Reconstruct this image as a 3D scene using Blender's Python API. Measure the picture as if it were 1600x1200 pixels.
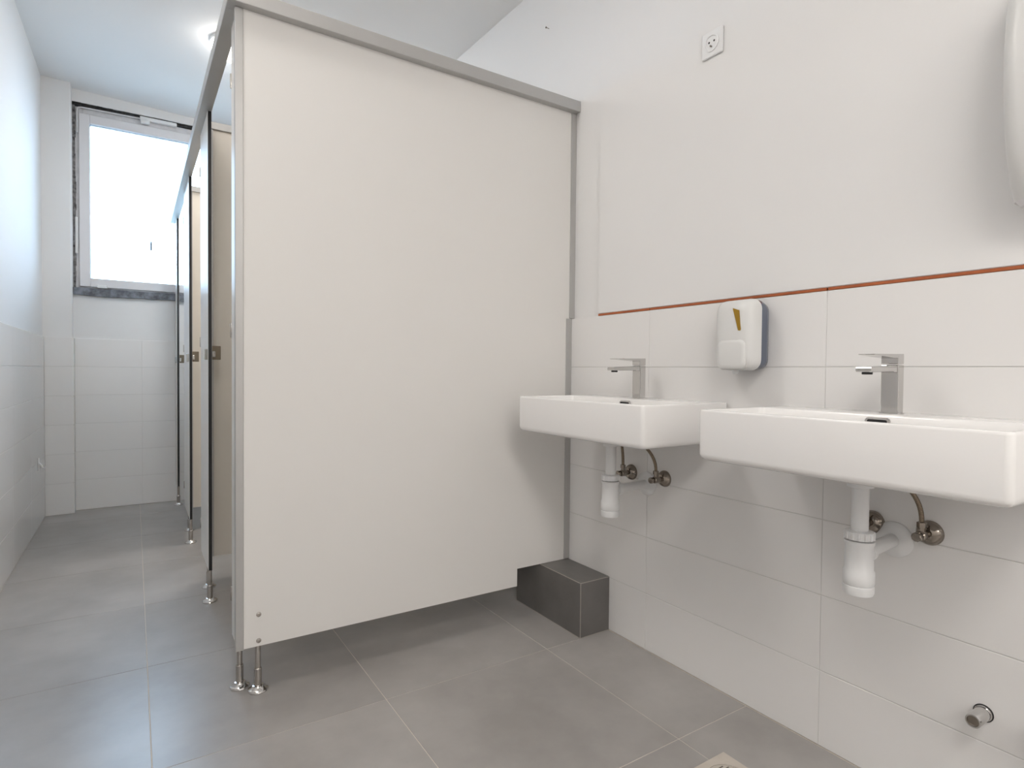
import bpy, bmesh, math, random
from mathutils import Vector, Matrix
random.seed(7)
for o in list(bpy.data.objects):
    bpy.data.objects.remove(o, do_unlink=True)
S = bpy.context.scene
C = S.collection

# ------------------------------------------------------------------ camera
F_PX, YAW, PITCH, ROLL, CAM_H = 910.3, .576, -.022, .0094, .9915
cy, sy, cp, sp = math.cos(YAW), math.sin(YAW), math.cos(PITCH), math.sin(PITCH)
fw = Vector((sy * cp, cy * cp, sp)); rt = Vector((cy, -sy, 0)); up = rt.cross(fw)
r2 = rt * math.cos(ROLL) + up * math.sin(ROLL)
u2 = up * math.cos(ROLL) - rt * math.sin(ROLL)
cd = bpy.data.cameras.new('camera'); cam = bpy.data.objects.new('camera', cd); C.objects.link(cam)
cd.sensor_fit = 'HORIZONTAL'; cd.sensor_width = 36; cd.lens = 36 * F_PX / 1600
cd.clip_start = .02
M4 = Matrix.Identity(4)
for i in range(3):
    M4[i][0], M4[i][1], M4[i][2] = r2[i], u2[i], -fw[i]
M4[2][3] = CAM_H
cam.matrix_world = M4
S.camera = cam

# ------------------------------------------------------------------ world (overcast daylight outside the window)
W = bpy.data.worlds.new('sky'); S.world = W; W.use_nodes = True
bg = W.node_tree.nodes['Background']
bg.inputs[0].default_value = (.50, .725, 1, 1); bg.inputs[1].default_value = 7
LAMP_STRENGTH = 7.0
LARGE_FILL_STRENGTH = 8.0  # for the unseen fill lights added behind the camera
FILL_STRENGTH = 11.0  # for the added fill lights over the passage and middle cubicle
LAMP_COL = (1, .955, .908, 1)
S.view_settings.view_transform = 'Standard'; S.view_settings.look = 'None'
S.view_settings.gamma = 1; S.view_settings.use_curve_mapping = False
S.view_settings.exposure = 0.87

# ------------------------------------------------------------------ materials
def mat(name, col, rough=.5, metal=0, var=None, vscale=4, bump=0, bscale=60, rnd=0, spec=.5, coat=0):
    m = bpy.data.materials.new(name); m.use_nodes = True
    nt = m.node_tree; b = nt.nodes['Principled BSDF']
    b.inputs['Base Color'].default_value = (*col, 1); b.inputs['Roughness'].default_value = rough
    b.inputs['Metallic'].default_value = metal
    b.inputs['Specular IOR Level'].default_value = spec
    b.inputs['Coat Weight'].default_value = coat
    g = nt.nodes.new('ShaderNodeNewGeometry')
    if var:
        n = nt.nodes.new('ShaderNodeTexNoise'); n.inputs['Scale'].default_value = vscale
        n.inputs['Detail'].default_value = 5; n.inputs['Roughness'].default_value = .6
        nt.links.new(g.outputs['Position'], n.inputs['Vector'])
        r = nt.nodes.new('ShaderNodeValToRGB')
        r.color_ramp.elements[0].position = .32; r.color_ramp.elements[1].position = .68
        r.color_ramp.elements[0].color = (*col, 1); r.color_ramp.elements[1].color = (*var, 1)
        nt.links.new(n.outputs['Fac'], r.inputs['Fac'])
        out = r.outputs['Color']
        if rnd:
            oi = nt.nodes.new('ShaderNodeObjectInfo'); mr = nt.nodes.new('ShaderNodeMapRange')
            mr.inputs['To Min'].default_value = 1 - rnd; mr.inputs['To Max'].default_value = 1 + rnd
            nt.links.new(oi.outputs['Random'], mr.inputs['Value'])
            hs = nt.nodes.new('ShaderNodeHueSaturation'); nt.links.new(mr.outputs[0], hs.inputs['Value'])
            nt.links.new(out, hs.inputs['Color']); out = hs.outputs['Color']
        nt.links.new(out, b.inputs['Base Color'])
    if bump:
        n2 = nt.nodes.new('ShaderNodeTexNoise'); n2.inputs['Scale'].default_value = bscale
        n2.inputs['Detail'].default_value = 3
        nt.links.new(g.outputs['Position'], n2.inputs['Vector'])
        bp = nt.nodes.new('ShaderNodeBump'); bp.inputs['Strength'].default_value = bump; bp.inputs['Distance'].default_value = .002
        nt.links.new(n2.outputs['Fac'], bp.inputs['Height']); nt.links.new(bp.outputs[0], b.inputs['Normal'])
    return m

MT = dict(
    paint=mat('white_wall_paint', (.79, .785, .78), .75, var=(.80, .795, .79), vscale=1.5, bump=.06, bscale=180),
    ceil=mat('white_ceiling_paint', (.87, .865, .86), .8, var=(.88, .875, .87), vscale=1.2, bump=.05, bscale=160),
    wtile=mat('white_wall_tile', (.80, .79, .78), .22, var=(.81, .80, .79), vscale=1.2, rnd=.006),
    wgrout=mat('wall_grout', (.66, .65, .635), .8),
    ftile=mat('grey_floor_tile', (.298, .283, .269), .30, var=(.402, .386, .371), vscale=2.6, bump=.03, bscale=25, rnd=.05, spec=.5),
    fgrout=mat('beige_floor_grout', (.66, .61, .54), .85),
    btile=mat('dark_box_tile', (.125, .118, .112), .4, var=(.16, .152, .145), vscale=6, rnd=.04),
    bgrout=mat('box_grout', (.42, .39, .35), .8),
    hpl=mat('off_white_laminate', (.81, .795, .77), .38, var=(.82, .805, .78), vscale=1),
    hplin=mat('cream_laminate', (.81, .755, .67), .42, var=(.82, .765, .68), vscale=1),
    core=mat('black_laminate_core', (.012, .012, .014), .45),
    alu=mat('grey_aluminium', (.50, .495, .485), .42, .5, var=(.52, .515, .505), vscale=9),
    chrome=mat('chrome', (.64, .63, .62), .09, 1),
    steel=mat('brushed_steel', (.50, .47, .44), .26, 1, var=(.56, .53, .5), vscale=40),
    valve=mat('dark_chrome', (.30, .265, .23), .13, 1),
    ceramic=mat('white_ceramic', (.86, .85, .84), .12, coat=.4),
    plastic=mat('white_plastic', (.80, .805, .81), .32),
    plastic2=mat('soft_white_plastic', (.72, .72, .71), .3),
    pvc=mat('white_pvc', (.74, .725, .735), .4),
    pvcold=mat('worn_white_pvc', (.72, .71, .725), .45, var=(.60, .59, .60), vscale=22),
    slate=mat('slate_blue_plastic', (.085, .105, .155), .2, coat=.5),
    mustard=mat('mustard_window', (.33, .19, .008), .3),
    orange=mat('orange_liner_glaze', (.46, .125, .035), .45, var=(.34, .085, .025), vscale=14),
    foam=mat('dirty_foam', (.02, .02, .024), .95, var=(.34, .33, .33), vscale=38, bump=.6, bscale=90),
    foamdark=mat('black_gap_filler', (.006, .006, .007), .95, var=(.05, .05, .05), vscale=45, bump=.6, bscale=90),
    stone=mat('dark_marble', (.06, .065, .08), .5, var=(.24, .26, .30), vscale=26, bump=.3, bscale=70),
    rubber=mat('dark_rubber', (.018, .018, .02), .6),
    hose=mat('braided_hose', (.17, .13, .09), .35, .7, var=(.30, .24, .18), vscale=350, bump=.4, bscale=500),
    bracket=mat('bronze_plate', (.20, .165, .12), .35, .6),
    stoneplate=mat('pale_drain_plate', (.52, .47, .41), .5, var=(.58, .53, .47), vscale=20),
    slot_shade=mat('drain_shadow', (.14, .125, .11), .7),  # flat dark colour painted in for the shade inside drain slots and groove
)
def glass_mat():
    m = bpy.data.materials.new('window_glass'); m.use_nodes = True
    nt = m.node_tree; nt.nodes.clear()
    o = nt.nodes.new('ShaderNodeOutputMaterial'); t = nt.nodes.new('ShaderNodeBsdfTransparent')
    t.inputs[0].default_value = (.95, .97, .97, 1)
    g = nt.nodes.new('ShaderNodeBsdfGlossy'); g.inputs['Roughness'].default_value = .02
    f = nt.nodes.new('ShaderNodeFresnel'); f.inputs[0].default_value = 1.35
    x = nt.nodes.new('ShaderNodeMixShader')
    nt.links.new(f.outputs[0], x.inputs[0]); nt.links.new(t.outputs[0], x.inputs[1]); nt.links.new(g.outputs[0], x.inputs[2])
    nt.links.new(x.outputs[0], o.inputs[0]); return m
MT['glass'] = glass_mat()
def lamp_mat(name, strength):
    m = bpy.data.materials.new(name); m.use_nodes = True
    b = m.node_tree.nodes['Principled BSDF']
    b.inputs['Base Color'].default_value = (.9, .88, .85, 1)
    b.inputs['Emission Color'].default_value = LAMP_COL
    b.inputs['Emission Strength'].default_value = strength
    return m
MT['opal'] = lamp_mat('lit_opal_glass', LAMP_STRENGTH)
MT['opal_fill'] = lamp_mat('added_opal_fill', FILL_STRENGTH)  # only on added fill lights, out of view
MT['opal_fill_large'] = lamp_mat('added_opal_fill_large', LARGE_FILL_STRENGTH)  # only on the large fill lights added behind the camera

# ------------------------------------------------------------------ mesh helpers
def new(): return bmesh.new()
def box(bm, x0, x1, y0, y1, z0, z1, bev=0, seg=1):
    t = bmesh.new()
    vs = [t.verts.new((x, y, z)) for x in (x0, x1) for y in (y0, y1) for z in (z0, z1)]
    for f in ((0, 1, 3, 2), (4, 6, 7, 5), (0, 4, 5, 1), (2, 3, 7, 6), (0, 2, 6, 4), (1, 5, 7, 3)):
        t.faces.new([vs[i] for i in f])
    if bev:
        bmesh.ops.bevel(t, geom=list(t.edges), offset=bev, segments=seg, affect='EDGES', profile=.5)
    bmesh.ops.recalc_face_normals(t, faces=t.faces)
    me = bpy.data.meshes.new('tmp'); t.to_mesh(me); t.free(); bm.from_mesh(me); bpy.data.meshes.remove(me)
    return bm
AX = {'z': Matrix.Identity(3), 'x': Matrix(((0, 0, 1), (1, 0, 0), (0, 1, 0))), '-x': Matrix(((0, 0, -1), (-1, 0, 0), (0, 1, 0))),
      'y': Matrix(((0, 1, 0), (0, 0, 1), (1, 0, 0))), '-y': Matrix(((0, -1, 0), (0, 0, -1), (1, 0, 0)))}
def lathe(bm, prof, pos=(0, 0, 0), axis='z', n=24, cap=True):
    """prof: list of (radius, height along axis)"""
    R = AX[axis]; P = Vector(pos); rings = []
    for r, h in prof:
        rings.append([bm.verts.new(P + R @ Vector((r * math.cos(2 * math.pi * k / n), r * math.sin(2 * math.pi * k / n), h))) for k in range(n)])
    fs = []
    for a, b in zip(rings, rings[1:]):
        for k in range(n):
            fs.append(bm.faces.new((a[k], a[(k + 1) % n], b[(k + 1) % n], b[k])))
    if cap:
        fs.append(bm.faces.new(rings[0])); fs.append(bm.faces.new(rings[-1]))
    bmesh.ops.recalc_face_normals(bm, faces=fs)
    return bm
def tube(bm, pts, r, n=12):
    P = [Vector(p) for p in pts]; rings = []; ref = None
    for i, p in enumerate(P):
        t = (P[min(i + 1, len(P) - 1)] - P[max(i - 1, 0)]).normalized()
        if ref is None:
            ref = t.orthogonal().normalized()
        ref = (ref - t * ref.dot(t)).normalized(); b = t.cross(ref)
        rings.append([bm.verts.new(p + (ref * math.cos(2 * math.pi * k / n) + b * math.sin(2 * math.pi * k / n)) * r) for k in range(n)])
    fs = []
    for a, b in zip(rings, rings[1:]):
        for k in range(n):
            fs.append(bm.faces.new((a[k], a[(k + 1) % n], b[(k + 1) % n], b[k])))
    fs.append(bm.faces.new(rings[0])); fs.append(bm.faces.new(rings[-1]))
    bmesh.ops.recalc_face_normals(bm, faces=fs)
    return bm
def bez(p0, p1, p2, p3, n=18):
    p0, p1, p2, p3 = map(Vector, (p0, p1, p2, p3)); out = []
    for i in range(n + 1):
        t = i / n; out.append(p0 * (1 - t) ** 3 + p1 * 3 * t * (1 - t) ** 2 + p2 * 3 * t * t * (1 - t) + p3 * t ** 3)
    return out
def rrect(x0, x1, y0, y1, r, z, seg=5):
    pts = []
    for cx, cyy, a0 in ((x1 - r, y1 - r, 0), (x0 + r, y1 - r, 90), (x0 + r, y0 + r, 180), (x1 - r, y0 + r, 270)):
        for k in range(seg + 1):
            a = math.radians(a0 + 90 * k / seg); pts.append(Vector((cx + r * math.cos(a), cyy + r * math.sin(a), z)))
    return pts
def loft(bm, loops, cap0=True, cap1=True, xf=None):
    R = [[bm.verts.new(xf(p) if xf else p) for p in L] for L in loops]; fs = []; n = len(R[0])
    for a, b in zip(R, R[1:]):
        for k in range(n):
            fs.append(bm.faces.new((a[k], a[(k + 1) % n], b[(k + 1) % n], b[k])))
    if cap0: fs.append(bm.faces.new(R[0]))
    if cap1: fs.append(bm.faces.new(R[-1]))
    bmesh.ops.recalc_face_normals(bm, faces=fs)
    return bm
def extrude_poly(bm, pts, a, b, axis='y'):
    """pts 2D polygon; axis y -> (x,z) polygon swept from y=a to y=b; axis x -> (y,z)"""
    def v(p, h): return (p[0], h, p[1]) if axis == 'y' else ((h, p[0], p[1]) if axis == 'x' else (p[0], p[1], h))
    A = [bm.verts.new(v(p, a)) for p in pts]; B = [bm.verts.new(v(p, b)) for p in pts]; n = len(pts)
    fs = [bm.faces.new(A), bm.faces.new(B)] + [bm.faces.new((A[k], A[(k + 1) % n], B[(k + 1) % n], B[k])) for k in range(n)]
    bmesh.ops.recalc_face_normals(bm, faces=fs)
    return bm
def obj(name, bm, m, parent=None, loc=(0, 0, 0), smooth=False):
    me = bpy.data.meshes.new(name); bm.to_mesh(me); bm.free()
    me.materials.append(MT[m] if isinstance(m, str) else m)
    if smooth:
        for p in me.polygons: p.use_smooth = True
        me.set_sharp_from_angle(angle=math.radians(smooth if smooth is not True else 38))
    o = bpy.data.objects.new(name, me); C.objects.link(o); o.location = loc
    if parent: o.parent = parent
    return o
def tag(o, label=None, cat=None, group=None, kind=None):
    if label: o['label'] = label
    if cat: o['category'] = cat
    if group: o['group'] = group
    if kind: o['kind'] = kind
    return o
def thing(name, label, cat, loc=(0, 0, 0), group=None, kind=None):
    o = bpy.data.objects.new(name, None); C.objects.link(o); o.location = loc; o.empty_display_size = .05
    return tag(o, label, cat, group, kind)
def copy_tree(o, parent=None):
    c = o.copy(); C.objects.link(c); c.parent = parent
    for ch in list(o.children): copy_tree(ch, c)
    return c

# ------------------------------------------------------------------ room dimensions
XR = 1.5306          # face of the tiles on the washbasin wall
XL = -.4959          # face of the tiles on the left wall
YP, YN = 4.905, 5.0  # tile faces of the pier and of the window niche
XPI = -.347          # right edge of the pier
YB = -4.6           # wall behind the camera
ZT, HR = 1.212, .202 # tile top and tile height, right
ZTL, HL = 1.1895, .196
TT = .008            # tile thickness
GAP = .0022

tile_cache = {}
def tile_mesh(dx, dy, dz, m, bev):
    k = (round(dx, 4), round(dy, 4), round(dz, 4), m)
    if k not in tile_cache:
        bm = new(); box(bm, -dx / 2, dx / 2, -dy / 2, dy / 2, -dz / 2, dz / 2, bev)
        me = bpy.data.meshes.new('tile'); bm.to_mesh(me); bm.free(); me.materials.append(MT[m]); tile_cache[k] = me
    return tile_cache[k]
def tile(parent, x0, x1, y0, y1, z0, z1, m, bev=.0009):
    if min(x1 - x0, y1 - y0, z1 - z0) < .004: return
    o = bpy.data.objects.new('tile', tile_mesh(x1 - x0, y1 - y0, z1 - z0, m, bev)); C.objects.link(o)
    o.location = ((x0 + x1) / 2, (y0 + y1) / 2, (z0 + z1) / 2); o.parent = parent
def cuts(a, b, start, pitch):
    k = math.ceil((a - start) / pitch - 1e-6); c = [a]
    while start + k * pitch < b - 1e-6:
        if start + k * pitch > a + .02: c.append(start + k * pitch)
        k += 1
    c.append(b); return c

# floor
floor = obj('floor', box(new(), XL - .2, XR + .2, YB - .2, YN + .2, -.1, -.0012), 'fgrout'); tag(floor, kind='structure')
fx = cuts(XL - .0008, XR - .0018, .0343, .6); fy = cuts(YB, YN + .001, 1.0551, .6)
g = .0022
for a, b in zip(fx, fx[1:]):
    for c, d in zip(fy, fy[1:]):
        if a < XPI and d > YP:
            tile(floor, XPI + .0002, b - g / 2, YP + .0012, d, -.009, 0, 'ftile', .0006)
            d = YP + .001 + g / 2
        if d - c > .01:
            tile(floor, a + g / 2, b - g / 2, c + g / 2, d - g / 2, -.009, 0, 'ftile', .0006)

# right wall (behind the washbasins)
YS = 1.742           # the plaster nearer than this is flush with the tiles
bm = new(); box(bm, XR + .014, XR + .2, YB, YN + .3, 0, 3.1); box(bm, XR, XR + .016, YB, YS, ZT + .0075, 3.1, .002)
wr = obj('wall_right', bm, 'paint'); tag(wr, kind='structure')
obj('grout_bed', box(new(), XR + .0016, XR + .015, YB, YN + .02, 0, ZT - .001), 'wgrout', wr)
ry = cuts(YB, YN, .8389, .629)
for k in range(6):
    z1 = ZT - k * HR; z0 = max(z1 - HR, .0)
    for a, b in zip(ry, ry[1:]):
        tile(wr, XR, XR + TT, a + .0006, b - .0006, z0 + GAP / 2, z1 - GAP / 2, 'wtile')
# orange liner on top of the tiles
tr = thing('trim_1', None, None, kind='structure')
ly = cuts(YB, YS, .8389, .629)
for a, b in zip(ly, ly[1:]):
    o = obj('liner', box(new(), XR - .0012, XR + .008, a + .002, b - .002, ZT - .0005, ZT + .0068, .001), 'orange', tr)

# left wall
wl = obj('wall_left', box(new(), XL - .2, XL - TT, YB, YN + .3, 0, 3.1), 'paint'); tag(wl, kind='structure')
obj('grout_bed', box(new(), XL - TT - .002, XL - .0016, YB, YP + .05, 0, ZTL - .001), 'wgrout', wl)
lyc = cuts(YB, YP, 4.3, .6)
for k in range(6):
    z1 = ZTL - k * HL; z0 = z1 - HL if k < 5 else 0
    for a, b in zip(lyc, lyc[1:]):
        tile(wl, XL - TT, XL, a + .0002, b - .0002, z0 + GAP / 2, z1 - GAP / 2, 'wtile')

# far wall: pier + niche with the window opening
WX0, WX1, WZ0, WZ1 = -.36, .86, 1.50, 2.808
bm = new()
box(bm, XL - .1, XPI, YP + TT, YN + .30, 0, 3.1, .006)                     # pier
box(bm, XPI - .02, XR + .05, YN + TT, YN + .30, 0, WZ0)                    # below the window
box(bm, XPI - .02, XR + .05, YN + TT, YN + .30, WZ1, 3.1)                  # lintel
box(bm, WX1, XR + .05, YN + TT, YN + .30, WZ0, WZ1)
wf = obj('wall_far', bm, 'paint'); tag(wf, kind='structure')
bm = new(); box(bm, XL, XPI - .001, YP + .0016, YP + TT + .002, 0, ZTL - .001); box(bm, XPI - .01, XR, YN + .0016, YN + TT + .002, 0, ZTL - .001)
obj('grout_bed', bm, 'wgrout', wf)
nx = cuts(XPI + .008, XR, .05, .6)
for k in range(6):
    z1 = ZTL - k * HL; z0 = z1 - HL if k < 5 else 0
    tile(wf, XL + .001, XPI + .0075, YP, YP + TT, z0 + GAP / 2, z1 - GAP / 2, 'wtile')
    tile(wf, XPI, XPI + TT, YP + TT, YN, z0 + GAP / 2, z1 - GAP / 2, 'wtile')
    for a, b in zip(nx, nx[1:]):
        tile(wf, a + .0004, b - .0004, YN, YN + TT, z0 + GAP / 2, z1 - GAP / 2, 'wtile')

# wall behind the camera, with its door
wb = obj('wall_back', box(new(), XL - .2, XR + .2, YB - .15, YB, 0, 3.1), 'paint'); tag(wb, kind='structure')

# ceiling (very slightly out of level)
bm = new()
def cz(x, y): return 2.7208 - .0383 * x + .0317 * y
vs = []
for dz in (0, .15):
    for x, y in ((XL - .15, YB - .1), (XR + .15, YB - .1), (XR + .15, YN + .1), (XL - .15, YN + .1)):
        vs.append(bm.verts.new((x, y, cz(x, y) + dz)))
for f in ((3, 2, 1, 0), (4, 5, 6, 7), (0, 1, 5, 4), (1, 2, 6, 5), (2, 3, 7, 6), (3, 0, 4, 7)): bm.faces.new([vs[i] for i in f])
tag(obj('ceiling', bm, 'ceil'), kind='structure')

# ground outside the building, well below the window
tag(obj('ground', box(new(), -40, 40, 5.6, 90, -4.2, -4.0), mat('grey_ground', (.22, .22, .20), .9, var=(.28, .27, .25), vscale=.5)), kind='structure')

# ------------------------------------------------------------------ window
win = thing('window_1', None, None, kind='structure')
def ring(bm, x0, x1, z0, z1, y0, y1, w, bev=.003):
    box(bm, x0, x0 + w, y0, y1, z0, z1, bev); box(bm, x1 - w, x1, y0, y1, z0, z1, bev)
    box(bm, x0 + w, x1 - w, y0, y1, z0, z0 + w, bev); box(bm, x0 + w, x1 - w, y0, y1, z1 - w, z1, bev)
    return bm
fr = obj('outer_frame', ring(new(), -.335, .84, 1.53, 2.785, 5.035, 5.11, .045), 'pvcold', win)
sash = obj('sash', ring(new(), -.311, .80, 1.552, 2.742, 5.022, 5.10, .061), 'pvc', win)
obj('pane', box(new(), -.255, .745, 5.056, 5.062, 1.608, 2.69), 'glass', sash)
obj('gasket', ring(new(), -.2515, .7405, 1.6115, 2.6825, 5.0515, 5.0545, .004, 0), 'slate', sash)
obj('sticker', box(new(), .106, .116, 5.0535, 5.056, 1.851, 1.916), 'rubber', sash)
obj('hinge', lathe(new(), [(.0075, 0), (.0085, .004), (.0085, .243), (.0075, .247)], (-.326, 5.024, 1.777), 'z', 14), 'plastic', win, smooth=True)
def rough_strip(x0, x1, y0, y1, z0, z1, n, amp, vertical):
    bm = new()
    for k in range(n):
        a = k / n; b = (k + 1) / n; j = random.uniform(-amp, amp); j2 = random.uniform(-.004, .004)
        if vertical: box(bm, x0, x1 + j, y0 + j2, y1, z0 + (z1 - z0) * a, z0 + (z1 - z0) * b + .002)
        else: box(bm, x0 + (x1 - x0) * a, x0 + (x1 - x0) * b + .002, y0 + j2, y1, z0 + j, z1)
    return bm
obj('gap_filler', rough_strip(-.36, .86, 5.018, 5.06, 2.789, 2.8085, 40, .004, False), 'foamdark', win)
obj('gap_filler', rough_strip(-.36, -.329, 5.026, 5.06, 1.50, 2.80, 34, .003, True), 'foam', win)
cl = obj('closer_arm', box(new(), .045, .275, 4.998, 5.03, 2.772, 2.798, .004), 'plastic', win)
obj('closer_block', box(new(), .05, .105, 4.994, 5.024, 2.748, 2.775, .004), 'plastic', cl)
obj('rod', tube(new(), [(-.318, 5.018, 2.60), (-.318, 5.018, 2.76), (-.31, 5.018, 2.775), (-.295, 5.018, 2.779), (.05, 5.018, 2.784)], .0055), 'pvcold', win, smooth=True)
obj('bottom_clip', box(new(), -.212, -.153, 5.008, 5.03, 1.546, 1.569, .003), 'plastic', win)
# sill: irregular broken edge
bm = new(); xs = [-.366 + i * (1.24 / 26) for i in range(27)]
top = [1.540 + random.uniform(-.002, .002) for _ in xs]; bot = [1.487 + random.uniform(-.004, .004) + (.006 if i < 2 else 0) for i, _ in enumerate(xs)]
for i in range(26):
    j = random.uniform(-.003, .003)
    v = [bm.verts.new(p) for p in ((xs[i], 4.985 + j, bot[i]), (xs[i + 1], 4.985 + j, bot[i + 1]), (xs[i + 1], 4.985 + j, top[i + 1]), (xs[i], 4.985 + j, top[i]),
                                   (xs[i], 5.036, bot[i]), (xs[i + 1], 5.036, bot[i + 1]), (xs[i + 1], 5.036, top[i + 1]), (xs[i], 5.036, top[i]))]
    for f in ((0, 1, 2, 3), (7, 6, 5, 4), (3, 2, 6, 7), (4, 5, 1, 0), (0, 3, 7, 4), (1, 5, 6, 2)): bm.faces.new([v[q] for q in f])
obj('sill', bm, 'stone', win)
bm = new(); box(bm, WX0, WX1, 5.10, 5.36, 1.49, 1.528); obj('outer_sill', bm, 'stone', win)

# ------------------------------------------------------------------ toilet cubicles
PY = 1.908; ZB, ZTOP = .139, 2.058; TH = .013; FX = .262
cub = thing('toilet_cubicles', 'row of off-white laminate toilet cubicles with grey rails and open doorways', 'cubicle', (FX, PY, 0))
def L(bm):   # world -> cubicle local
    bmesh.ops.translate(bm, verts=bm.verts, vec=(-FX, -PY, 0)); return bm
def cpart(name, bm, m, parent=None, smooth=False):
    return obj(name, L(bm), m, parent or cub, smooth=smooth)
# big side panel, notched over the tiled box, with black core between two laminate faces
bm = new()
pts = [(.27, ZB), (1.272, ZB), (1.272, .2085), (XR - .006, .2085), (XR - .006, ZTOP), (.27, ZTOP)]
extrude_poly(bm, pts, PY, PY + TH, 'y')
side = cpart('side_panel', bm, 'hpl')
for z in (.237, .156):
    cpart('screw', lathe(new(), [(.0075, 0), (.0072, .0018), (.003, .0026), (.003, .0012), (.0005, .0012)], (.319, PY, z), '-y', 16), 'steel', side, True)
def laminate(name, x0, x1, y0, y1, z0, z1, thin, faces='hpl', edge='core'):
    """compact laminate board: black core with a decor skin on both large faces (skins are sub-parts)"""
    p = cpart(name, box(new(), x0, x1, y0, y1, z0, z1), edge)
    e = .0009
    if thin == 'x':
        a = box(new(), x0 - e, x0 + .0002, y0 + .0008, y1 - .0008, z0 + .0008, z1); b = box(new(), x1 - .0002, x1 + e, y0 + .0008, y1 - .0008, z0 + .0008, z1)
    else:
        a = box(new(), x0 + .0008, x1 - .0008, y0 - e, y0 + .0002, z0 + .0008, z1); b = box(new(), x0 + .0008, x1 - .0008, y1 - .0002, y1 + e, z0 + .0008, z1)
    cpart('decor_face', a, faces, p); cpart('decor_face', b, faces, p)
    return p
pil = [(1.921, 2.038), (2.735, 3.055), (3.72, 4.115), (4.81, YN - .004)]
pilo = [laminate('pilaster', FX, FX + TH, a, b, ZB, ZTOP, 'x') for a, b in pil]
for yd in (2.94, 4.035):
    d = laminate('divider', .30, XR - .006, yd, yd + TH, ZB, ZTOP, 'y', 'hplin', 'hplin')
    cpart('end_post', box(new(), .2755, .302, yd - .006, yd + TH + .006, ZB, ZTOP), 'alu', d)
    cpart('wall_channel', box(new(), XR - .024, XR - .0002, yd - .005, yd + TH + .005, ZB, ZTOP), 'alu', d)
cpart('corner_post', box(new(), .2535, .2765, PY - .004, PY + TH + .004, ZB - .002, ZTOP, .0015), 'alu')
bm = new(); box(bm, XR - .027, XR - .0003, PY - .005, PY + TH + .005, .212, ZT - .001); cpart('wall_channel', bm, 'alu')
bm = new(); box(bm, XR - .0115, XR + .0135, PY - .005, PY + TH + .005, ZT + .0012, ZTOP); cpart('wall_channel', bm, 'alu')
cpart('head_rail', box(new(), .231, XR + .0135, 1.878, 1.930, 2.058, 2.101, .0015), 'alu')
cpart('head_rail', box(new(), .231, .2765, 1.9305, YN - .0005, 2.058, 2.101, .0015), 'alu')
for yd in (2.94, 4.035):
    cpart('head_rail', box(new(), .277, XR + .0135, yd - .012, yd + TH + .012, 2.058, 2.09, .0015), 'alu')
# doors, each swung inward flat against its divider
for (hy, w) in ((2.038, .692), (3.055, .66), (4.115, .69)):
    dr = laminate('door', FX + .022, FX + .022 + w, hy + .004, hy + .004 + TH, ZB + .004, ZTOP - .012, 'y', 'hplin')
    for z in (1.895, 1.112, .27):
        cpart('hinge', lathe(new(), [(.003, 0), (.0036, .002), (.0036, .043), (.003, .045)], (FX - .0012, hy + .002, z - .022), 'z', 12), 'steel', dr, True)
    cpart('knob', lathe(new(), [(.018, 0), (.018, .006), (.012, .01), (.014, .028), (.010, .032)], (FX + w - .045, hy + .004, 1.045), '-y', 18), 'chrome', dr, True)
    cpart('lock_case', box(new(), FX + w - .065, FX + w - .02, hy + .018, hy + .036, 1.005, 1.085, .003), 'chrome', dr)
# lock keepers on the free edges of the pilasters
for (a, b), p in list(zip(pil, pilo))[1:]:
    k = cpart('keeper_plate', box(new(), FX + TH + .0005, FX + TH + .034, a + .002, a + .006, 1.028, 1.086, .0015), 'bracket', p)
    cpart('keeper_slot', box(new(), FX + TH + .002, FX + TH + .013, a - .010, a + .003, 1.038, 1.064, .002), 'steel', p)
    cpart('pull_knob', box(new(), FX - .0135, FX - .0008, a + .014, a + .036, 1.027, 1.073, .003, 2), 'chrome', p)
# adjustable feet
def foot(x, y):
    f = cpart('foot', lathe(new(), [(.0082, .05), (.0082, ZB + .0005)], (x, y, 0), 'z', 16), 'steel', smooth=True)
    cpart('sleeve', lathe(new(), [(.0095, .016), (.0112, .018), (.0112, .068), (.0095, .070)], (x, y, 0), 'z', 18), 'steel', f, True)
    cpart('base_disc', lathe(new(), [(.029, 0), (.030, .002), (.0285, .006), (.020, .011), (.0165, .0165), (.0115, .018)], (x, y, 0), 'z', 28), 'chrome', f, True)
for x, y in ((.2735, 1.965), (.318, 1.9145), (.2685, 2.76), (.283, 2.946), (.2685, 3.75), (.283, 4.041), (.2685, 4.835)): foot(x, y)

# ------------------------------------------------------------------ dark tiled box at the foot of the partition
bx0, by0, by1, bz = 1.387, 1.655, 2.083, .2075
bt = thing('tiled_box', 'dark grey tiled pipe box on the floor where the partition meets the wall', 'pipe box', (bx0, by0, 0))
def bpart(name, m, x0, x1, y0, y1, z0, z1, bev=0):
    return obj(name, box(new(), x0 - bx0, x1 - bx0, y0 - by0, y1 - by0, z0, z1, bev), m, bt)
bpart('core', 'bgrout', bx0 + .0012, XR - .0003, by0 + .0012, by1 - .001, 0.0003, bz - .0012)
bpart('base_joint', 'bgrout', bx0 - .0018, XR - .0003, by0 - .0018, by1, .0001, .0019)
g = .0028
bpart('tile', 'btile', bx0, bx0 + .008, by0 + g, by1, .002, bz - g, .0006)
bpart('tile', 'btile', bx0 + g, XR - .0015, by0, by0 + .008, .002, bz - g, .0006)
bpart('tile', 'btile', bx0 + g, XR - .0015, by0 + g, by1, bz - .008, bz, .0006)

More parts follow.
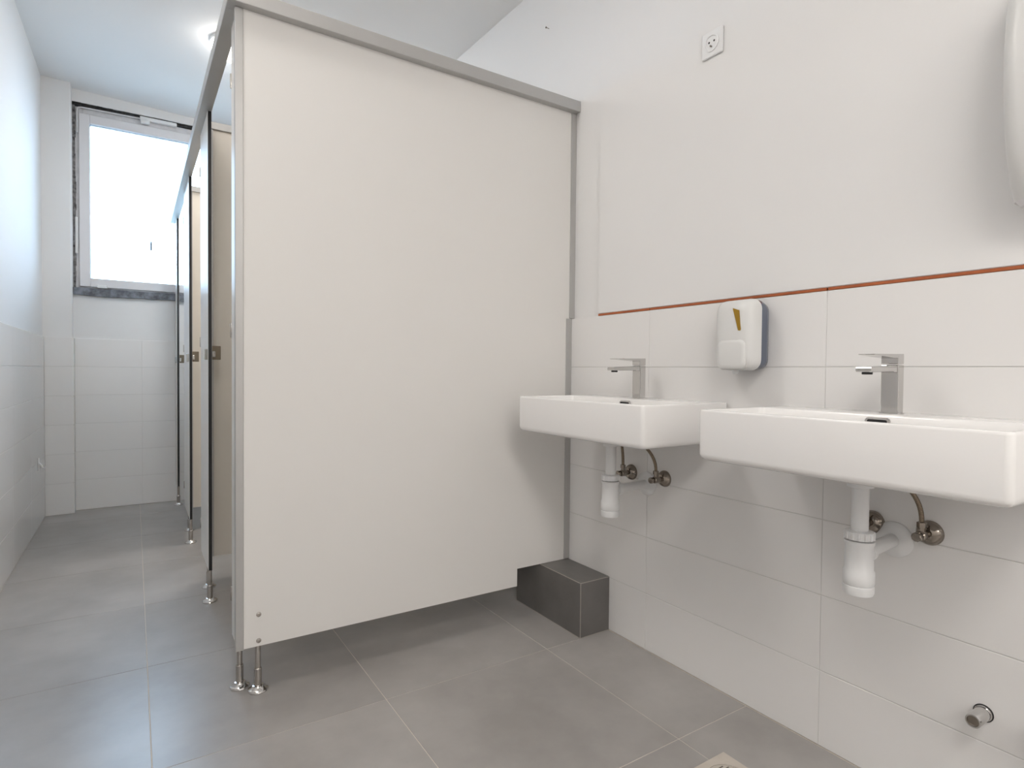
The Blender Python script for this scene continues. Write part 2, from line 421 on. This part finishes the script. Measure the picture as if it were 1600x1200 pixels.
# ------------------------------------------------------------------ washbasins
SW, SD, SZ0, SZ1 = .615, XR - 1.165, .778, .902
def washbasin(yc, label):
    t = thing('washbasin', label, 'washbasin', (XR, yc, SZ0), 'wall-hung washbasins')
    H = SZ1 - SZ0; x0, x1 = -SD, -.0002; h = SW / 2
    def R(i, z, r, ib=0): return rrect(x0 + i, x1 - ib, -h + i, h - i, r, z)
    bx, bxx = x0 + .013, -.128; bh = h - .013
    def B(i, z, r): return rrect(bx + i, bxx - i * .8, -bh + i, bh - i, r, z)
    loops = [R(.03, 0.0, .02), R(.012, 0, .016), R(.005, .003, .016), R(.0012, .009, .015), R(0, .016, .014), R(0, H - .006, .012),
             R(.0006, H - .003, .012), R(.002, H - .0008, .011), R(.0045, H, .010),
             B(-.003, H, .012), B(-.0008, H - .0008, .013), B(.001, H - .003, .014), B(.004, H - .012, .018), B(.022, H - .065, .03), B(.034, H - .08, .04), B(.06, H - .088, .045), B(.09, H - .0895, .02)]
    bm = loft(new(), loops); basin = obj('basin', bm, 'ceramic', t, smooth=50)
    ov = obj('overflow', loft(new(), [rrect(-.027, .027, -.009, .009, .0085, 0), rrect(-.026, .026, -.008, .008, .0078, .003), rrect(-.021, .021, -.005, .005, .0045, .0036), rrect(-.0205, .0205, -.0045, .0045, .004, .0005)], True, False,
             lambda p: Vector((bxx - .0082 - p.z * .95 , p.x, H - .0145 + p.y * .9 - p.z * .25))), 'chrome', t, smooth=True)
    obj('slot', loft(new(), [rrect(-.0205, .0205, -.0045, .0045, .004, .0004), rrect(-.0205, .0205, -.0045, .0045, .004, .0013)], True, True,
             lambda p: Vector((bxx - .0082 - p.z, p.x, H - .0145 + p.y * .9))), 'rubber', ov)
    obj('drain', lathe(new(), [(.032, 0), (.032, .002), (.026, .004), (.025, .009), (.005, .011)], (-.20, 0, H - .0893), 'z', 28), 'chrome', t, smooth=True)
    return t
washbasin(.645, 'white rectangular washbasin in the right foreground, largest of the two')
washbasin(1.443, 'white rectangular washbasin beside the cubicle partition, smaller of the two')

# faucets
def faucet():
    t = thing('faucet', 'x', 'faucet')
    obj('body', box(new(), -.013, .013, -.0185, .0185, 0, .112, .0016, 2), 'chrome', t)
    bm = new(); extrude_poly(bm, [(-.0135, .0935), (-.03, .0965), (-.128, .0945), (-.131, .0965), (-.131, .1045), (-.128, .1065), (.012, .1118), (.012, .092)], -.0165, .0165, 'y')
    bmesh.ops.bevel(bm, geom=list(bm.edges), offset=.001, segments=1, affect='EDGES')
    sp_ = obj('spout', bm, 'chrome', t)
    obj('aerator', lathe(new(), [(.0095, 0), (.0105, .001), (.0105, .006)], (-.114, 0, .0895), 'z', 18), 'rubber', sp_, smooth=True)
    lv = obj('lever', box(new(), -.0145, .0135, -.018, .018, .1135, .1335, .0014, 2), 'chrome', t)
    bm = new(); extrude_poly(bm, [(-.014, .1265), (-.118, .1325), (-.119, .1345), (-.016, .1365), (.0135, .1375), (.0135, .130)], -.0175, .0175, 'y')
    bmesh.ops.bevel(bm, geom=list(bm.edges), offset=.0008, segments=1, affect='EDGES')
    obj('lever_blade', bm, 'chrome', lv)
    obj('base_ring', box(new(), -.015, .015, -.0205, .0205, -.0002, .003, .001), 'chrome', t)
    return t
f0 = faucet(); f0.location = (1.4575, .645, SZ1); tag(f0, 'square chrome mixer tap on the right foreground washbasin', None, 'chrome mixer taps')
f1 = copy_tree(f0); f1.location = (1.4575, 1.443, SZ1); tag(f1, 'square chrome mixer tap on the washbasin beside the partition')

# bottle traps
def trap(dy):
    t = thing('bottle_trap', 'x', 'drain trap')
    z0 = .51
    obj('tailpipe', lathe(new(), [(.0172, .12), (.0172, .262)], n=24), 'plastic', t, smooth=True)
    obj('flange', lathe(new(), [(.018, .2335), (.026, .236), (.028, .247), (.034, .251), (.034, .2675)], n=28), 'plastic', t, smooth=True)
    bm = new(); lathe(bm, [(.0215, .119), (.0275, .122), (.0285, .139), (.0215, .141)], n=28)
    nut = obj('nut', bm, 'plastic', t, smooth=True)
    bm = new()
    for k in range(14):
        a = 2 * math.pi * k / 14; b = new(); box(b, .0268, .0303, -.0022, .0022, .1225, .1385, .0006)
        bmesh.ops.rotate(b, verts=b.verts, matrix=Matrix.Rotation(a, 3, 'Z')); me = bpy.data.meshes.new('t'); b.to_mesh(me); b.free(); bm.from_mesh(me); bpy.data.meshes.remove(me)
    obj('nut_ribs', bm, 'plastic', nut)
    obj('bottle', lathe(new(), [(.0285, .0225), (.0312, .026), (.0312, .052), (.0285, .056), (.0275, .108), (.0295, .112), (.0295, .1185), (.022, .1195)], n=32), 'plastic', t, smooth=True)
    cap = obj('bottom_cap', lathe(new(), [(.018, 0), (.0285, .0015), (.0305, .006), (.0305, .0205), (.0275, .0225)], n=18), 'plastic', t, smooth=25)
    rot = lambda o: setattr(o, 'rotation_euler', (0, 0, math.atan2(dy, .198)))
    rot(obj('outlet_pipe', lathe(new(), [(.0155, .02), (.0155, .194)], (0, 0, .087), 'x', 22), 'plastic', t, smooth=True))
    rot(obj('outlet_nut', lathe(new(), [(.0165, .026), (.0225, .028), (.0225, .046), (.0185, .05), (.0165, .052)], (0, 0, .087), 'x', 18), 'plastic', t, smooth=25))
    obj('wall_rose', lathe(new(), [(.0425, .1978), (.0415, .1935), (.034, .188), (.022, .184), (.0165, .182)], (0, dy, .087), 'x', 32), 'plastic', t, smooth=True)
    return t
XT = XR - .198
t0 = trap(.016); t0.location = (XT, .648, .51); tag(t0, 'white plastic bottle trap under the right foreground washbasin', None, 'white bottle traps')
t1 = trap(.024); t1.location = (XT, 1.443, .51); tag(t1, 'white plastic bottle trap under the washbasin beside the partition', None, 'white bottle traps')

# angle valves and their hoses
def valve():
    t = thing('angle_valve', 'x', 'valve')
    obj('rosette', lathe(new(), [(.0285, -.0003), (.0285, -.003), (.026, -.009), (.021, -.015), (.014, -.019), (.011, -.020)], (0, 0, 0), 'x', 28), 'valve', t, smooth=True)
    obj('body', lathe(new(), [(.009, -.018), (.009, -.036), (.0115, -.037), (.0115, -.052), (.009, -.055)], (0, 0, 0), 'x', 16), 'valve', t, smooth=True)
    obj('outlet', lathe(new(), [(.0075, .006), (.0075, .018), (.0098, .0185), (.0098, .030), (.006, .032)], (-.044, 0, 0), 'z', 6), 'valve', t)
    kn = obj('knob', lathe(new(), [(.006, -.052), (.006, -.058), (.0095, -.059), (.0105, -.062), (.0105, -.070), (.009, -.072)], (0, 0, 0), 'x', 10), 'valve', t)
    return t
v0 = valve(); first = True
spots = [(.714, .628, 'chrome angle valve behind the trap pipe of the right foreground washbasin', (1.44, .70, .80), 'braided hose behind the trap of the right foreground washbasin'),
         (.590, .630, 'chrome angle valve right of the trap under the right foreground washbasin', (1.46, .655, .80), 'curved braided hose right of the trap under the right foreground washbasin'),
         (1.545, .626, 'chrome angle valve left of the two under the washbasin beside the partition', (1.45, 1.515, .80), 'short upright braided hose under the washbasin beside the partition'),
         (1.386, .627, 'chrome angle valve right of the two under the washbasin beside the partition', (1.45, 1.468, .80), 'curved braided hose under the washbasin beside the partition')]
for y, z, lab, top_, hl in spots:
    v = v0 if first else copy_tree(v0); first = False
    v.location = (XR, y, z); tag(v, lab, None, 'angle valves under the washbasins')
    p0 = Vector((XR - .044, y, z + .030)); p3 = Vector((top_[0], top_[1], SZ0 + .004))
    bm = tube(new(), [p - p0 for p in bez(p0, p0 + Vector((0, 0, .07)), p3 - Vector((0, (p3.y - p0.y) * .35, .03)), p3)], .0052, 12)
    h = obj('supply_hose', bm, 'hose', None, p0, smooth=True); tag(h, hl, 'hose', 'braided supply hoses')

# ------------------------------------------------------------------ soap dispenser
sd = thing('soap_dispenser', 'white soap dispenser with slate blue side and mustard window on the wall', 'soap dispenser', (XR, 1.060, 1.0))
def yz(a, xd):   # profile loops are in (y, z) at distance xd from the wall
    return [Vector((-xd, p.x, p.y)) for p in a]
def SR(iy, iz0, iz1, r): return rrect(-.066 + iy, .066 - iy, 0 + iz0, .204 - iz1, r, 0, 6)
obj('back_shell', loft(new(), [yz(SR(.012, .01, .018, .02), .0003), yz(SR(.004, .003, .008, .028), .012), yz(SR(.001, .001, .002, .03), .03), yz(SR(0.0005, 0.001, 0.001, .03), .05)]), 'slate', sd, smooth=True)
cv = obj('front_cover', loft(new(), [yz(SR(0, 0, 0, .03), .050), yz(SR(0, 0, 0, .03), .058), yz(SR(.003, .002, .003, .03), .076), yz(SR(.010, .008, .012, .032), .088), yz(SR(.022, .02, .03, .03), .0945), yz(SR(.045, .06, .07, .02), .0965)]), 'plastic2', sd, smooth=60)
obj('pad_gap', loft(new(), [yz(rrect(-.0485, .0475, .001, .0895, .02, 0, 6), .080), yz(rrect(-.0485, .0475, .001, .0895, .02, 0, 6), .0915)]), 'wgrout', sd, smooth=50)
w = obj('level_window', extrude_poly(new(), [(-.005, .177), (-.025, .170), (-.0315, .116), (-.0295, .112), (-.0235, .113)], -.0978, -.090, 'x'), 'mustard', cv)
pb = obj('push_pad', loft(new(), [yz([Vector((p.x, p.y, 0)) for p in rrect(-.046, .045, .003, .087, .018, 0, 6)], .080), yz(rrect(-.046, .045, .003, .087, .018, 0, 6), .0955), yz(rrect(-.043, .042, .006, .084, .017, 0, 6), .0985), yz(rrect(-.036, .035, .016, .077, .014, 0, 6), .1000)]), 'plastic2', sd, smooth=50)
obj('spout', lathe(new(), [(.006, -.010), (.008, -.008), (.009, .004)], (-.066, .005, 0), 'z', 14), 'plastic', sd, smooth=True)

# ------------------------------------------------------------------ paper towel dispenser at the right edge
td = thing('towel_dispenser', 'large white rounded paper towel dispenser cut off by the right edge', 'towel dispenser', (XR, .300, 1.336))
prof = [(0, .072), (.03, .098), (.08, .122), (.14, .138), (.21, .147), (.28, .148), (.35, .140), (.41, .122), (.44, .10), (.45, .07)]
def slab(grow, d0, d1):
    bm = new(); rows = []
    n = 9
    loops = []
    for z, d in prof:
        d *= d1
        row = [Vector((-.0003, .140, z)), Vector((-d * .55, .140, z))]
        for k in range(n + 1):
            a = k / n * math.pi / 2; row.append(Vector((-d + .03 * (1 - math.sin(a)), .14 - .03 * (1 - math.cos(a)), z)))
        for k in range(n + 1):
            a = k / n * math.pi / 2; row.append(Vector((-d + .03 * (1 - math.cos(a)), -.11 - .03 * math.sin(a), z)))
        row += [Vector((-d * .55, -.14, z)), Vector((-.0003, -.14, z))]
        loops.append(row)
    return loft(bm, loops)
obj('cover', slab(0, 0, 1), 'plastic2', td, smooth=45)
obj('base_tray', loft(new(), [rrect(-.070, -.001, -.128, .128, .02, -.010), rrect(-.076, -.0005, -.135, .135, .02, .0005)]), 'pvc', td, smooth=True)
obj('lock', lathe(new(), [(.009, 0), (.009, .003), (.006, .004)], (-.146, 0, .31), '-x', 16), 'chrome', td, smooth=True)

# ------------------------------------------------------------------ small wall fittings
def plug(y, z, label):
    t = thing('pipe_plug', label, 'pipe plug', (XR, y, z), 'capped pipe stubs low on the wall')
    obj('sleeve', lathe(new(), [(.0165, -.0003), (.0165, -.0025), (.0145, -.003), (.0145, -.055), (.0135, -.057), (.0112, -.057), (.0112, -.051)], (0, 0, 0), 'x', 26), 'chrome', t, smooth=True)
    obj('gasket', lathe(new(), [(.0185, -.0002), (.0185, -.0018), (.0165, -.0018)], (0, 0, 0), 'x', 26), 'rubber', t)
    obj('inner_cap', lathe(new(), [(.0115, -.048), (.0115, -.0535), (.004, -.0535)], (0, 0, 0), 'x', 20), 'valve', t)
plug(.482, .266, 'short chrome pipe stub low on the tiled wall, fully in view')
plug(.384, .268, 'chrome pipe stub low on the wall, just a sliver at the right edge')

so = thing('wall_socket', 'small white square power socket high on the painted wall', 'socket', (XR, 1.2135, 2.024))
obj('plate', box(new(), -.009, -.0003, -.0385, .0385, -.040, .040, .003, 2), 'plastic', so)
obj('insert', lathe(new(), [(.0265, -.0085), (.0265, -.0125), (.0225, -.0128), (.0215, -.0098), (.001, -.0098)], (0, 0, 0), 'x', 28), 'plastic', so, smooth=True)
for yy, zz in ((.0095, .004), (-.0095, .004)):
    obj('contact_hole', lathe(new(), [(.0032, -.0096), (.0032, -.0102)], (0, yy, zz), 'x', 12), 'rubber', so)
obj('earth_pin', lathe(new(), [(.0026, -.0095), (.0026, -.0165), (.0012, -.018)], (0, 0, -.011), 'x', 12), 'valve', so, smooth=True)

na = obj('wall_nail', lathe(new(), [(.0015, .002), (.0015, -.016), (.004, -.0165), (.004, -.019), (.001, -.0195)], (0, 0, 0), 'x', 10), 'valve', None, (XR + .0155, 2.105, 2.505))
tag(na, 'small nail sticking out of the painted wall above the partition', 'nail')

hk = thing('wall_hook', 'small white plastic hook low on the left tiled wall near the corner', 'hook', (XL, 4.575, .40))
obj('plate', box(new(), .0002, .006, -.012, .012, -.05, .03, .002), 'plastic', hk)
obj('prong', tube(new(), [(.005, 0, .0), (.018, 0, -.018), (.022, 0, -.03), (.030, 0, -.034), (.036, 0, -.026)], .0055), 'plastic', hk, smooth=True)

# floor drain
dx0, dy1 = 1.288, .953
dr_ = thing('floor_drain', 'pale square floor drain plate at the bottom edge of the photo', 'floor drain', (dx0 - .075, dy1 - .075, 0))
obj('plate', box(new(), -.075, .075, -.075, .075, .0001, .0032, .001), 'stoneplate', dr_)
obj('ring', lathe(new(), [(.056, .0030), (.056, .0046), (.0525, .0046), (.0525, .0030)], (0, 0, 0), 'z', 48, cap=False), 'stoneplate', dr_, smooth=True)
gt = obj('grate', lathe(new(), [(.0515, .0030), (.0515, .0040), (.0505, .0044), (.002, .0044)], (0, 0, 0), 'z', 48), 'stoneplate', dr_, smooth=True)
obj('groove', lathe(new(), [(.0526, .0031), (.0526, .0036), (.0514, .0036), (.0514, .0031)], (0, 0, 0), 'z', 48, cap=False), 'slot_shade', dr_)
for k in range(-4, 5):
    hw = math.sqrt(.045 ** 2 - (k * .0095) ** 2)
    obj('slot', box(new(), -hw, hw, k * .0095 - .0016, k * .0095 + .0016, .0040, .0046), 'slot_shade', gt)

# ceiling lamps: the first is real, the rest are unseen, added to even the light
def lamp(x, y, label, k, m):
    t = thing('ceiling_lamp', label, 'lamp', (x, y, cz(x, y)), 'round opal ceiling lamps')
    obj('base', lathe(new(), [(.125 * k, .022), (.135 * k, -.004), (.135 * k, -.018), (.128 * k, -.02)], (0, 0, 0), 'z', 40), 'plastic', t, smooth=True)
    obj('diffuser', lathe(new(), [(r * k, h) for r, h in ((.131, -.018), (.133, -.03), (.126, -.05), (.105, -.068), (.07, -.08), (.03, -.086), (.002, -.087))], (0, 0, 0), 'z', 40), m, t, smooth=True)
lamp(.475, 3.65, 'round glowing ceiling lamp above the cubicles, half hidden by the rail', .85, 'opal')
lamp(.85, 3.75, 'added round fill light above the middle cubicle, hidden behind the partition', 2.0, 'opal_fill')
lamp(.05, 1.75, 'added large round fill light, out of view, over the passage beside the washbasins', 1.7, 'opal_fill')
lamp(0, -.75, 'added very large round fill light, unseen, just behind the photographer', 3.0, 'opal_fill_large')
lamp(0, -2.1, 'added very large round fill light, unseen, two paces behind the photographer', 3.0, 'opal_fill_large')
lamp(0, -3.5, 'added very large round fill light, unseen, at the back of the room', 3.0, 'opal_fill_large')
